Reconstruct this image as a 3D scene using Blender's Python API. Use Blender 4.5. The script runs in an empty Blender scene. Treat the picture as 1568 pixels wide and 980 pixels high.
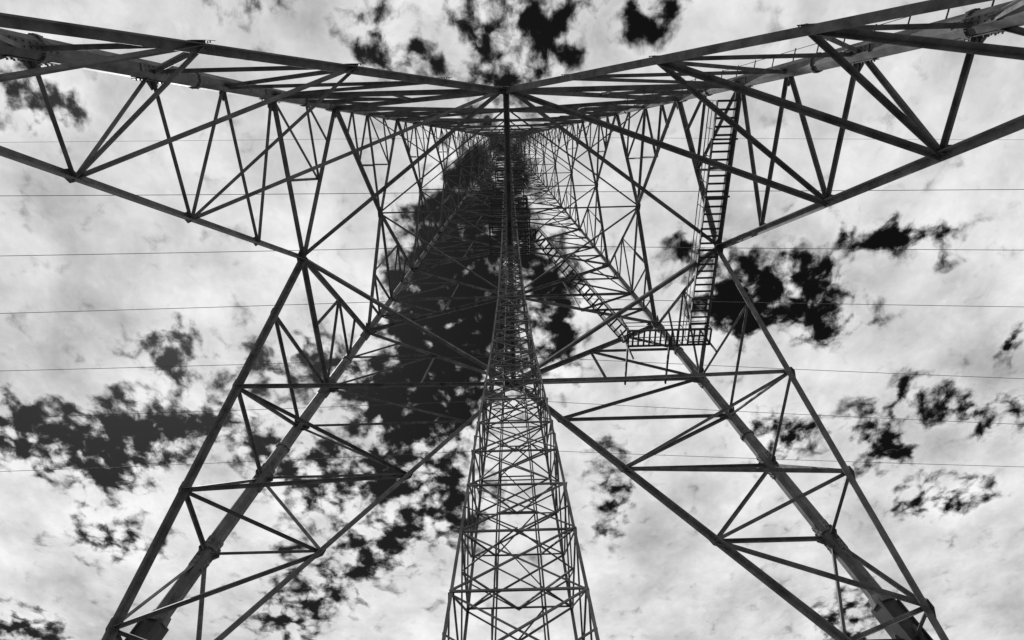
import bpy, math, random
from mathutils import Vector, Matrix
random.seed(4)
S=30.0; H0=1.6
ZA=3.03; WX=.5994; WY=.435; D0=.309
T_OFF=math.radians(24.27); ROLL=math.radians(1.5); FPX=827.6
scene=bpy.context.scene
def V(x,y,z): return Vector((x*S,y*S,z*S+H0))
# ---------------- materials
def mat_steel(name,lo,hi,rough=.7,metal=.0,scale=1.5,spec=.3):
    m=bpy.data.materials.new(name); m.use_nodes=True
    nt=m.node_tree; b=nt.nodes['Principled BSDF']
    tc=nt.nodes.new('ShaderNodeTexCoord')
    n=nt.nodes.new('ShaderNodeTexNoise'); n.inputs['Scale'].default_value=scale; n.inputs['Detail'].default_value=5; n.inputs['Roughness'].default_value=.7
    nt.links.new(tc.outputs['Object'],n.inputs['Vector'])
    r=nt.nodes.new('ShaderNodeValToRGB')
    r.color_ramp.elements[0].position=.32; r.color_ramp.elements[0].color=(lo,lo,lo,1)
    r.color_ramp.elements[1].position=.68; r.color_ramp.elements[1].color=(hi,hi,hi,1)
    nt.links.new(n.outputs['Fac'],r.inputs['Fac']); nt.links.new(r.outputs['Color'],b.inputs['Base Color'])
    b.inputs['Roughness'].default_value=rough; b.inputs['Metallic'].default_value=metal
    b.inputs['Specular IOR Level'].default_value=spec
    return m
M_LEG=mat_steel('galvanised_steel_leg',.06,.17)
M_BR=mat_steel('galvanised_steel_brace',.06,.20)
M_DK=mat_steel('weathered_steel',.025,.06)
M_CON=mat_steel('concrete',.28,.42,.9,0)
M_WIRE=mat_steel('aluminium_conductor',.07,.14,.6)
# ---------------- mesh builder
class MB:
    def __init__(s): s.v=[]; s.f=[]
    def prism(s,p1,p2,prof1,prof2=None):
        prof2=prof2 or prof1
        n=len(prof1); b=len(s.v)
        s.v+= [p1+q for q in prof1]+[p2+q for q in prof2]
        for i in range(n):
            j=(i+1)%n; s.f.append((b+i,b+j,b+n+j,b+n+i))
        s.f.append(tuple(b+i for i in range(n))[::-1]); s.f.append(tuple(b+n+i for i in range(n)))
    def L(s,p1,p2,w,n,sd=None,t=None,w2=None,off=0):
        a=(p2-p1)
        if a.length<1e-4: return
        a.normalize()
        n=n-a*n.dot(a)
        if n.length<1e-4: n=Vector((.3,.5,.8)); n=n-a*n.dot(a)
        n.normalize()
        if sd is None: sd=a.cross(n)
        sd=sd-a*sd.dot(a)-n*sd.dot(n); sd.normalize()
        def pr(w):
            t_=t or max(.014,w*.11)
            o=-w*.32
            pts=[(o,0),(o+w,0),(o+w,t_),(o+t_,t_),(o+t_,w),(o,w)]
            return [sd*x+n*(y+off) for x,y in pts]
        s.prism(p1,p2,pr(w),pr(w2 or w))
    def box(s,p1,p2,w,h,up=Vector((0,0,1))):
        a=(p2-p1)
        if a.length<1e-5: return
        a.normalize()
        u=up-a*up.dot(a)
        if u.length<1e-3: u=Vector((1,0,0))-a*a.x
        u.normalize(); sd=a.cross(u)
        s.prism(p1,p2,[sd*x*w/2+u*y*h/2 for x,y in((-1,-1),(1,-1),(1,1),(-1,1))])
    def tube(s,p1,p2,r,k=8,r2=None):
        a=(p2-p1)
        if a.length<1e-5: return
        a.normalize()
        u=Vector((0,0,1)) if abs(a.z)<.9 else Vector((1,0,0))
        u=u-a*u.dot(a); u.normalize(); sd=a.cross(u)
        c=lambda r:[sd*math.cos((i+.5)*2*math.pi/k)*r+u*math.sin((i+.5)*2*math.pi/k)*r for i in range(k)]
        s.prism(p1,p2,c(r),c(r2 or r))
    def plate(s,c,n,r,t,k=6,off=0,ax=None,st=1.0):
        n=n.normalized(); u=ax-n*ax.dot(n) if ax is not None else (Vector((0,0,1))-n*n.z)
        u.normalize(); w=n.cross(u)
        pr=[]
        for i in range(k):
            a=(i+.5)*2*math.pi/k; q=r*(1+.15*math.sin(i*2.3))
            pr.append(u*math.cos(a)*q*st+w*math.sin(a)*q)
        s.prism(c+n*off,c+n*(off+t),pr)
    def bolts(s,c,n,ax,nx,ny,dx,dy,r,h):
        n=n.normalized(); u=(ax-n*ax.dot(n)).normalized(); w=n.cross(u)
        for i in range(nx):
            for j in range(ny):
                p=c+u*(i-(nx-1)/2)*dx+w*(j-(ny-1)/2)*dy
                s.tube(p,p+n*h,r,6)
    def obj(s,name,mat,parent=None):
        me=bpy.data.meshes.new(name); me.from_pydata([tuple(v) for v in s.v],[],s.f); me.update()
        me.materials.append(mat)
        o=bpy.data.objects.new(name,me); scene.collection.objects.link(o)
        if parent: o.parent=parent
        return o
def empty(name):
    e=bpy.data.objects.new(name,None); scene.collection.objects.link(e); return e
tower=empty('lattice_transmission_tower')
# ---------------- tower geometry
def k(z): return 1-z/ZA
FN={'far':Vector((0,-1,0)),'near':Vector((0,1,0)),'left':Vector((1,0,0)),'right':Vector((-1,0,0))}
def P(f,s,z):
    wx=WX*k(z); wy=WY*k(z)
    if f=='far': return V(s*wx,wy,z)
    if f=='near': return V(s*wx,-wy,z)
    if f=='left': return V(-wx,s*wy,z)
    return V(wx,s*wy,z)
ZF=.304
def KP(f,sg,z):
    q=(1-z)/(1-ZF)
    return P(f,0,1).lerp(P(f,sg,ZF),q)
legs=MB(); main=MB(); sec=MB(); gus=MB(); foot=MB()
_c=[0]
def jo():
    _c[0]+=1; return ((_c[0]*7)%13)*.007-.04
def mem(mb,a,b,w,f=None,n=None):
    n=n if n is not None else FN[f]
    mb.L(a,b,w,n,off=jo())
cz=[ZA-2.03*.82**i for i in range(12)]
lz=[ZA-2.03*.82**i*.8966 for i in range(11)]
def lr(z): return max(.10,.37*min(1,k(z)/k(.7))**1.3)
ZB=.52
lev=[ZB,.757,1.0]
for i in range(11): lev+=[lz[i],cz[i+1]]
up=Vector((0,0,1))
for sx in(-1,1):
    for sy in(-1,1):
        def LP(z): return V(sx*WX*k(z),sy*WY*k(z),z)
        for i in range(len(lev)-1):
            legs.tube(LP(lev[i]),LP(lev[i+1]),lr(lev[i]),8,lr(lev[i+1]))
        # lower leg: heavier built-up box section
        ax=(LP(1)-LP(0)).normalized()
        a=LP(-H0/S+.02); b=LP(ZB-.012)
        foot.box(a,b,.70,.70,up=Vector((0,1,0)))
        for q in (-1,1):
            foot.box(a+Vector((q*.38,0,0)),b+Vector((q*.38,0,0)),.06,.9,up=Vector((0,1,0)))
        legs.tube(LP(ZB-.012),LP(ZB),.50,8,.44)
        for z in [.62,.83,1.1,1.48,1.8,2.05,2.25]:
            c=LP(z); r=lr(z)
            legs.tube(c-ax*.06,c+ax*.06,r*1.16,16)
            for q in range(12):
                a_=q*math.pi/6; uu=Vector((math.cos(a_),math.sin(a_),0)); uu=(uu-ax*uu.dot(ax)).normalized()
                legs.tube(c+uu*r*1.08-ax*.12,c+uu*r*1.08+ax*.12,.022,5)
        # bolted cover strips where bracing lands
        for z in (.611,.757,1.0,1.2086):
            c=LP(z); r=lr(z)
            for uu in (Vector((-sx,0,0)),Vector((0,-sy,0))):
                uu=(uu-ax*uu.dot(ax)).normalized(); sdv=ax.cross(uu)
                gus.box(c+uu*(r+.01)-ax*.75,c+uu*(r+.01)+ax*.75,.3,.03,up=uu)
                for i in range(7):
                    for j in(-1,1):
                        q=c+uu*(r+.02)+ax*(i-3)*.2+sdv*j*.08; gus.tube(q,q+uu*.06,.028,6)
LV=[1,.885,.757,.611,.46]
for f in FN:
    n=FN[f]
    for sg in(-1,1):
        mem(main,P(f,0,1),P(f,sg,ZF),.29,f)
        mem(main,P(f,0,1),P(f,sg,1),.26,f)
        for i,z in enumerate(LV[1:],1):
            mem(sec,KP(f,sg,z),P(f,sg,z),.155,f)
            mem(sec,KP(f,sg,z),P(f,sg,LV[i-1]),.155,f)
            ins=(P(f,sg,z)-KP(f,sg,z)).normalized()
            gus.plate(KP(f,sg,z)+ins*.08,n,.24,.02,6,-.06,ax=P(f,sg,ZF)-P(f,0,1),st=1.7)
            gus.bolts(KP(f,sg,z)+ins*.08+n*(-.04),n,P(f,sg,ZF)-P(f,0,1),4,2,.16,.16,.022,.05)
            gus.plate(P(f,sg,z)-ins*.38,n,.30,.02,5,-.05,st=1.3)
        gus.plate(P(f,sg,1)-(P(f,sg,1)-P(f,0,1)).normalized()*.4,n,.42,.02,6,-.05,st=1.2)
    gus.plate(P(f,0,1)-up*.1,n,.42,.03,8,-.06)
    gus.bolts(P(f,0,1)+n*(-.03),n,Vector((0,0,1)),4,4,.16,.16,.025,.05)
    # upper panels
    for i in range(11):
        c0,l0,c1=cz[i],lz[i],cz[i+1]; q=k(c0)/k(1)
        wm=max(.10,.25*q); ws=max(.06,.14*q)
        for sg in(-1,1):
            C0=P(f,0,c0);L0=P(f,sg,l0);C1=P(f,0,c1)
            mem(main,C0,L0,wm,f); mem(main,L0,C1,wm,f)
            mem(sec,C1,P(f,sg,c1),max(.09,.17*q),f)
            for (A,B,za,zb) in ((C0,L0,c0,l0),(C1,L0,c1,l0)):
                M=A.lerp(B,.5); zm=za+(zb-za)*.5
                mem(sec,M,P(f,sg,zm),ws,f)
                mem(sec,M,P(f,sg,za),ws,f)
                if i<6: mem(sec,A.lerp(B,.76),P(f,sg,zm),ws,f)
                mem(sec,M,A.lerp(P(f,sg,za),.5),ws,f)
            gus.plate(L0-(L0-C1).normalized()*.4*q,n,.34*q+.05,.02,6,-.04)
        gus.plate(P(f,0,c1),n,.34*q+.05,.02,6,-.05)
# hip bracing
HV=[1,.757,.611,.46]
for sx,fx in((-1,'left'),(1,'right')):
    for sy,fy in((-1,'near'),(1,'far')):
        n=Vector((-sx,-sy,-1.0))
        for i in(1,2,3):
            A=KP(fx,sy,HV[i]);B=KP(fy,sx,HV[i]);B0=KP(fy,sx,HV[i-1])
            mem(sec,A,B,.155,n=n); mem(main,A,B0,.20,n=n)
# plan bracing
for i,z in enumerate(cz[:10]):
    q=k(z)/k(1); w=max(.08,(.21 if i==0 else .14)*q)
    pts=[P('far',0,z),P('left',0,z),P('near',0,z),P('right',0,z)]
    for a in range(4): mem(main,pts[a],pts[(a+1)%4],w,n=up)
    if i==0:
        main.box(pts[0]+Vector((-.12,0,.1)),pts[2]+Vector((-.12,0,.1)),.04,.26)
        main.box(pts[0]+Vector((.12,0,.1)),pts[2]+Vector((.12,0,.1)),.04,.26)
        main.box(pts[0]+Vector((0,0,.25)),pts[2]+Vector((0,0,.25)),.32,.03)
    else:
        mem(sec,pts[0],pts[2],w,n=up); mem(sec,pts[1],pts[3],w,n=up)
        for sx in(-1,1):
            for sy in(-1,1):
                mem(sec,V(sx*WX*k(z),sy*WY*k(z),z),pts[0 if sy>0 else 2].lerp(pts[1 if sx<0 else 3],.5),w*.7,n=up)
legs.obj('corner_legs',M_LEG,tower); foot.obj('lower_leg_sections',M_DK,tower); main.obj('main_bracing',M_BR,tower); sec.obj('secondary_bracing',M_BR,tower); gus.obj('gusset_plates',M_LEG,tower)
ft=MB()
for sx in(-1,1):
    for sy in(-1,1):
        z=-H0/S; c=V(sx*WX*k(z),sy*WY*k(z),z)
        ft.prism(Vector((c.x,c.y,-.3)),Vector((c.x,c.y,.9)),[Vector((a*1.4,b*1.4,0)) for a,b in((-1,-1),(1,-1),(1,1),(-1,1))],[Vector((a*.85,b*.85,0)) for a,b in((-1,-1),(1,-1),(1,1),(-1,1))])
ft.obj('concrete_footings',M_CON,tower)
# step bolts + safety cable on the near right leg
sb=MB()
z=.1
while z<1.6:
    c=V(WX*k(z),-WY*k(z),z)
    sb.tube(c,c+Vector((.1,-.85,.1)),.026,6); z+=.046
p=None
for i in range(30):
    z=.1+i*.05; c=V(WX*k(z),-WY*k(z),z)+Vector((.12,-.8,0))
    if p: sb.tube(p,c,.014,5)
    p=c
sb.obj('step_bolts',M_DK,tower)
# ---------------- central access column
col=MB(); inn=MB()
prof=[(-H0/S,.049),(.18,.0415),(.39,.033),(.555,.025),(.72,.020),(1,.017),(2.6,.012)]
def hw(z):
    for (a,b),(c,d) in zip(prof,prof[1:]):
        if z<=c: return b+(d-b)*(z-a)/(c-a)
    return prof[-1][1]
CO=[(-1,-1),(1,-1),(1,1),(-1,1)]
z=-H0/S; idx=0
while z<2.6:
    h=hw(z); z2=min(2.6,z+max(.03,.60*2*h)); h2=hw(z2); zm=(z+z2)/2; hm=hw(zm)
    for i in range(4):
        a=CO[i];b=CO[(i+1)%4]
        n=-Vector(((a[0]+b[0])/2,(a[1]+b[1])/2,0))
        p=lambda c,hh,zz:V(c[0]*hh,c[1]*hh,zz)
        col.L(p(a,h,z),p(a,h2,z2),.06 if z<.9 else .08,Vector((-a[0],0,0)),Vector((0,-a[1],0)))
        mem(col,p(a,h,z),p(b,h2,z2),.034,n=n); mem(col,p(b,h,z),p(a,h2,z2),.034,n=n)
        mem(col,p(a,h,z),p(b,h,z),.038,n=n)
        if z<.6 and idx%2==0:
            mem(col,p(a,h,z).lerp(p(b,h,z),.5),p(a,hm,zm),.028,n=n)
            mem(col,p(a,h,z).lerp(p(b,h,z),.5),p(b,hm,zm),.028,n=n)
    if idx%2==0:
        for i in range(4):
            a=CO[i];b=CO[(i+1)%4];c=CO[(i+2)%4]
            mem(col,(V(a[0]*h,a[1]*h,z)+V(b[0]*h,b[1]*h,z))/2,(V(b[0]*h,b[1]*h,z)+V(c[0]*h,c[1]*h,z))/2,.033,n=up)
    z=z2; idx+=1
z=-H0/S; idx=0
while z<2.55:
    h=hw(z)*.4; z2=z+.02; h2=hw(z2)*.4
    for i in range(4):
        a=CO[i];b=CO[(i+1)%4]
        n=-Vector(((a[0]+b[0])/2,(a[1]+b[1])/2,0))
        A=V(a[0]*h,a[1]*h,z);B=V(b[0]*h,b[1]*h,z);A2=V(a[0]*h2,a[1]*h2,z2)
        inn.tube(A,A2,.018,6)
        if idx%2==0 and (i==0 or z>.5): inn.box(A,B,.024,.024)
        if idx%4==0: mem(inn,A,V(b[0]*hw(z+.04)*.4,b[1]*hw(z+.04)*.4,z+.04),.022,n=n)
        if idx%8==0: inn.box(A,V(a[0]*hw(z),a[1]*hw(z),z),.03,.03)
    z=z2; idx+=1
# small rest platforms and brackets part way up the column
for zz in (1.12,1.3,1.5,1.75,2.0):
    h=hw(zz)+.004
    for (a,b) in(((-1,-1),(1,-1)),((1,-1),(1,1)),((1,1),(-1,1)),((-1,1),(-1,-1))):
        for dz in(0,.018,.036):
            inn.box(V(a[0]*(h+.022),a[1]*(h+.022),zz+dz),V(b[0]*(h+.022),b[1]*(h+.022),zz+dz),.06,.06 if dz else .16)
    for q in range(-4,5):
        y=q*(h+.022)/4.5
        inn.box(V(-(h+.022),y,zz),V(-h*.6,y,zz),.08,.04); inn.box(V(h*.6,y,zz),V(h+.022,y,zz),.08,.04)
col.obj('access_column_lattice',M_BR,tower); inn.obj('access_column_ladder_cage',M_DK,tower)
# ---------------- catwalks
cw=MB()
def catwalk(p1,p2,w,rail=(1,1),step=.4,rh=1.15):
    a=(p2-p1); Ln=a.length; a=a/Ln; sd=a.cross(up).normalized()
    for s in(-1,1):
        o=sd*s*w/2
        cw.box(p1+o,p2+o,.06,.2)
        if rail[(s+1)//2]:
            cw.box(p1+o+up*rh,p2+o+up*rh,.045,.045); cw.box(p1+o+up*rh*.55,p2+o+up*rh*.55,.03,.03)
            m=max(1,int(Ln/1.3))
            for i in range(m+1):
                q=p1+a*(Ln*i/m)+o; cw.box(q,q+up*rh,.04,.04,up=a)
    m=int(Ln/step)
    for i in range(m+1):
        q=p1+a*(Ln*i/m); cw.box(q-sd*w/2,q+sd*w/2,.11,.04)
catwalk(V(.378,-.262,.995),V(.378,.20,.995),.98,step=.42,rail=(1,0))
catwalk(V(.235,.186,.99),V(.405,.186,.99),1.05,step=.32)
catwalk(V(.235,.186,.99),V(.06,.03,1.24),.7,step=.45)
catwalk(V(.06,.03,1.24),V(.0,.03,1.24),.7,step=.35)
catwalk(V(.035,-.03,1.36),V(.035,.12,1.36),.7,step=.35)
for x,y,z1,z2 in((.235,.2,.93,1.06),(.235,.17,.99,1.06),(.405,.2,.95,1.05)):
    cw.box(V(x,y,z1),V(x,y,z2),.09,.09,up=Vector((0,1,0)))
for y in(-.2,-.1,0,.1): cw.box(V(.355,y,.985),V(.4016,y,.985),.09,.12)
cw.box(V(.235,.18,.982),V(.235,.29,.982),.1,.14); cw.box(V(.32,.18,.982),V(.32,.29,.982),.1,.14)
cw.obj('catwalks_and_stairs',M_DK,tower)
# ---------------- conductors
def unroll(px,py):
    dx=px-784; dy=py-490
    return dx*math.cos(ROLL)-dy*math.sin(ROLL), dy*math.cos(ROLL)+dx*math.sin(ROLL)
def plane(px,py):
    x,y=unroll(px,py); u=-y
    den=FPX*math.cos(T_OFF)+u*math.sin(T_OFF)
    return x/den,(FPX*math.sin(T_OFF)-u*math.cos(T_OFF))/den
wi=MB()
CAM=Vector((0,-D0*S,H0))
for (yl,yc,yr) in((218,210,214),(300,294,290),(392,376,383),(480,455,470),(568,545,580),(640,612,650),(722,688,715)):
    Zc=72
    def wp(px,py,Z):
        a,b=plane(px,py); return CAM+Vector((a*Z,b*Z,Z))
    pl,pc,pr=wp(0,yl,Zc-4),wp(784,yc,Zc),wp(1568,yr,Zc-4)
    for e in(pl,pr):
        d=e-pc; prev=pc
        for i in range(1,61):
            t=i/60*5
            q=pc+Vector((d.x*t,d.y*t,0)); q.z=Zc+H0-4*1.22*t+4*.22*t*t
            wi.tube(prev,q,.038 if yl>220 else .018,5); prev=q
wi.obj('overhead_power_lines',M_WIRE)
# ---------------- ground
N=60; R=3000
gv=[];gf=[]
for i in range(N+1):
    for j in range(N+1):
        x=(i/N*2-1); y=(j/N*2-1); x=math.copysign(abs(x)**2.5,x)*R; y=math.copysign(abs(y)**2.5,y)*R
        r=math.hypot(x,y); zz=0 if r<40 else (math.sin(x*.011)+math.cos(y*.013+1))*min(1,(r-40)/200)*3
        gv.append((x,y,zz))
for i in range(N):
    for j in range(N):
        a=i*(N+1)+j; gf.append((a,a+N+1,a+N+2,a+1))
me=bpy.data.meshes.new('ground'); me.from_pydata(gv,[],gf); me.update()
me.materials.append(mat_steel('grass_and_soil',.05,.12,.95,0,.6))
go=bpy.data.objects.new('ground',me); scene.collection.objects.link(go)
# ---------------- world
SUN_EL=math.radians(56); SUN_AZ=math.radians(-65)
w=bpy.data.worlds.new('World'); scene.world=w; w.use_nodes=True
try:
    w.cycles.sampling_method='MANUAL'; w.cycles.sample_map_resolution=256
except Exception: pass
nt=w.node_tree; nt.nodes.clear()
N_=nt.nodes.new; Lk=nt.links.new
out=N_('ShaderNodeOutputWorld'); bg=N_('ShaderNodeBackground'); bg.inputs['Strength'].default_value=.1
Lk(bg.outputs[0],out.inputs[0])
sky=N_('ShaderNodeTexSky'); sky.sky_type='NISHITA'; sky.sun_disc=False; sky.sun_elevation=SUN_EL; sky.sun_rotation=SUN_AZ
sep=N_('ShaderNodeSeparateColor'); Lk(sky.outputs[0],sep.inputs[0])
tc=N_('ShaderNodeTexCoord'); sx=N_('ShaderNodeSeparateXYZ'); Lk(tc.outputs['Generated'],sx.inputs[0])
def M(op,a,b=None,c=None,clamp=False):
    n=N_('ShaderNodeMath'); n.operation=op; n.use_clamp=clamp
    for i,q in enumerate((a,b,c)):
        if q is None: continue
        if isinstance(q,(int,float)): n.inputs[i].default_value=q
        else: Lk(q,n.inputs[i])
    return n.outputs[0]
zc=M('MAXIMUM',sx.outputs[2],.06)
cx=M('DIVIDE',sx.outputs[0],zc); cy=M('DIVIDE',sx.outputs[1],zc)
cb=N_('ShaderNodeCombineXYZ'); Lk(cx,cb.inputs[0]); Lk(cy,cb.inputs[1])
vec=cb.outputs[0]
def noise(v,scale,detail,rough=.55,dist=0,off=(0,0,0)):
    mp=N_('ShaderNodeMapping'); mp.inputs['Location'].default_value=off; Lk(v,mp.inputs['Vector'])
    n=N_('ShaderNodeTexNoise'); n.noise_dimensions='2D'; n.inputs['Scale'].default_value=scale; n.inputs['Detail'].default_value=detail; n.inputs['Roughness'].default_value=rough; n.inputs['Distortion'].default_value=dist
    Lk(mp.outputs[0],n.inputs['Vector']); return n
wn=noise(vec,7,4,.6)
vs=N_('ShaderNodeVectorMath'); vs.operation='SUBTRACT'; Lk(wn.outputs['Color'],vs.inputs[0]); vs.inputs[1].default_value=(.5,.5,.5)
def warp(a):
    vm=N_('ShaderNodeVectorMath'); vm.operation='MULTIPLY_ADD'; Lk(vs.outputs[0],vm.inputs[0]); vm.inputs[1].default_value=(a,a,0); Lk(vec,vm.inputs[2]); return vm.outputs[0]
wv=warp(.12); wl=warp(.045)
blobs=[ # px,py,rx,ry,angle,amp
(775,50,95,110,0,.74),(975,20,65,45,0,.66),(580,45,60,45,20,.60),(380,5,70,30,0,.62),(65,150,85,50,15,.80),(620,95,60,40,0,.56),(860,50,50,60,0,.45),
(740,290,60,90,0,1.4),(695,430,95,120,6,1.6),(685,560,105,90,10,1.2),(590,600,100,50,-15,.80),(570,720,140,55,-25,.92),(690,770,70,60,0,.70),
(450,560,85,45,-10,.78),(265,540,75,40,0,.80),(100,670,170,55,4,.92),(260,650,100,45,-15,.78),(180,730,60,35,0,.6),
(420,690,70,55,20,.62),(1190,440,115,45,-12,.82),(1250,485,80,40,0,.74),(1370,360,90,34,15,.86),(1130,480,50,60,0,.7),(835,420,45,60,0,.78),
(850,520,45,75,0,.74),(1060,400,50,50,0,.62),(1500,625,90,32,10,.72),(1350,640,55,50,0,.60),(1440,765,70,30,0,.72),(1360,705,55,30,0,.52),
(1200,670,65,45,0,.66),(935,750,40,80,0,.60),(500,880,65,55,-20,.64),(600,830,65,45,-20,.70),(440,950,60,40,10,.68),
(170,820,75,40,0,.64),(30,960,60,35,0,.70),(1555,520,35,28,0,.70),(1300,960,60,50,0,.60)]
acc=None
for (px,py,rx,ry,ang,amp) in blobs:
    x0,y0=plane(px,py); ca,sa=math.cos(math.radians(ang)),math.sin(math.radians(ang))
    x1,y1=plane(px+rx*ca,py+rx*sa); x2,y2=plane(px-ry*sa,py+ry*ca)
    mp=N_('ShaderNodeMapping'); mp.vector_type='TEXTURE'
    mp.inputs['Location'].default_value=(x0,y0,0); mp.inputs['Rotation'].default_value=(0,0,math.atan2(y1-y0,x1-x0))
    mp.inputs['Scale'].default_value=(math.hypot(x1-x0,y1-y0)*1.5,math.hypot(x2-x0,y2-y0)*1.5,1)
    Lk(wv,mp.inputs['Vector'])
    gr=N_('ShaderNodeTexGradient'); gr.gradient_type='SPHERICAL'; Lk(mp.outputs[0],gr.inputs[0])
    acc=M('MULTIPLY',gr.outputs['Fac'],amp) if acc is None else M('MULTIPLY_ADD',gr.outputs['Fac'],amp,acc)
acc=M('MINIMUM',acc,1.05)
fb=noise(wl,12,9,.66,0,(3.1,1.7,0))
n=N_('ShaderNodeTexVoronoi'); n.voronoi_dimensions='2D'; n.feature='F1'; n.inputs['Scale'].default_value=19
n.inputs['Detail'].default_value=1.5; n.inputs['Roughness'].default_value=.6
Lk(wl,n.inputs['Vector']); vo=n.outputs['Distance']
# break-up noise is strong at the gaps, weak inside the solid cloud sheet
nn=M('MULTIPLY_ADD',M('SUBTRACT',vo,.62),.32,M('SUBTRACT',fb.outputs['Fac'],.5))
amp=M('MINIMUM',M('MULTIPLY_ADD',acc,3.0,1.3),2.7)
h=M('MULTIPLY_ADD',nn,amp,acc)
h=M('SUBTRACT',h,.33)
mr=N_('ShaderNodeMapRange'); mr.interpolation_type='SMOOTHERSTEP'; mr.inputs['From Min'].default_value=-.26; mr.inputs['From Max'].default_value=.66; Lk(h,mr.inputs['Value'])
# cloud brightness: broad soft greys, whiter billows next to the breaks
s1=noise(vec,2.2,3,.5,0,(7,2,0)); s3=noise(wl,6,8,.6,0,(2.4,8.8,0))
rim=N_('ShaderNodeMapRange'); rim.interpolation_type='SMOOTHSTEP'; rim.inputs['From Min'].default_value=-.5; rim.inputs['From Max'].default_value=.05; rim.inputs['To Max'].default_value=1.5; Lk(h,rim.inputs['Value'])
b1=M('MULTIPLY_ADD',M('SUBTRACT',s1.outputs['Fac'],.5),6.0,6.5)
b2=M('MULTIPLY_ADD',M('SUBTRACT',s3.outputs['Fac'],.5),8.0,b1)
b2=M('MULTIPLY_ADD',nn,-4.0,b2)
b2=M('ADD',b2,rim.outputs[0])
b3=M('MINIMUM',M('MAXIMUM',b2,4.0),9.4)
skyv=M('MULTIPLY',sep.outputs[0],.055)
mx=N_('ShaderNodeMix'); mx.data_type='FLOAT'; Lk(mr.outputs[0],mx.inputs['Factor']); Lk(b3,mx.inputs[2]); Lk(skyv,mx.inputs[3])
Lk(mx.outputs[0],bg.inputs['Color'])
# ---------------- sun
sl=bpy.data.lights.new('sun','SUN'); sl.energy=4.5; sl.angle=math.radians(.5); sl.color=(1,1,1)
so=bpy.data.objects.new('sun',sl); scene.collection.objects.link(so)
sd=Vector((math.sin(SUN_AZ)*math.cos(SUN_EL),math.cos(SUN_AZ)*math.cos(SUN_EL),math.sin(SUN_EL)))
so.rotation_euler=sd.to_track_quat('Z','Y').to_euler()
# ---------------- camera
cd=bpy.data.cameras.new('camera'); cd.lens=FPX/1568*36; cd.sensor_width=36; cd.clip_end=8000
co=bpy.data.objects.new('camera',cd); scene.collection.objects.link(co)
fw=Vector((0,math.sin(T_OFF),math.cos(T_OFF))); upv=Vector((0,-math.cos(T_OFF),math.sin(T_OFF))); rt=Vector((1,0,0))
rr=rt*math.cos(ROLL)-upv*math.sin(ROLL); uu=upv*math.cos(ROLL)+rt*math.sin(ROLL)
m=Matrix((rr,uu,-fw)).transposed().to_4x4(); m.translation=CAM; co.matrix_world=m
scene.camera=co
scene.view_settings.view_transform='Standard'; scene.view_settings.look='None'; scene.view_settings.exposure=0
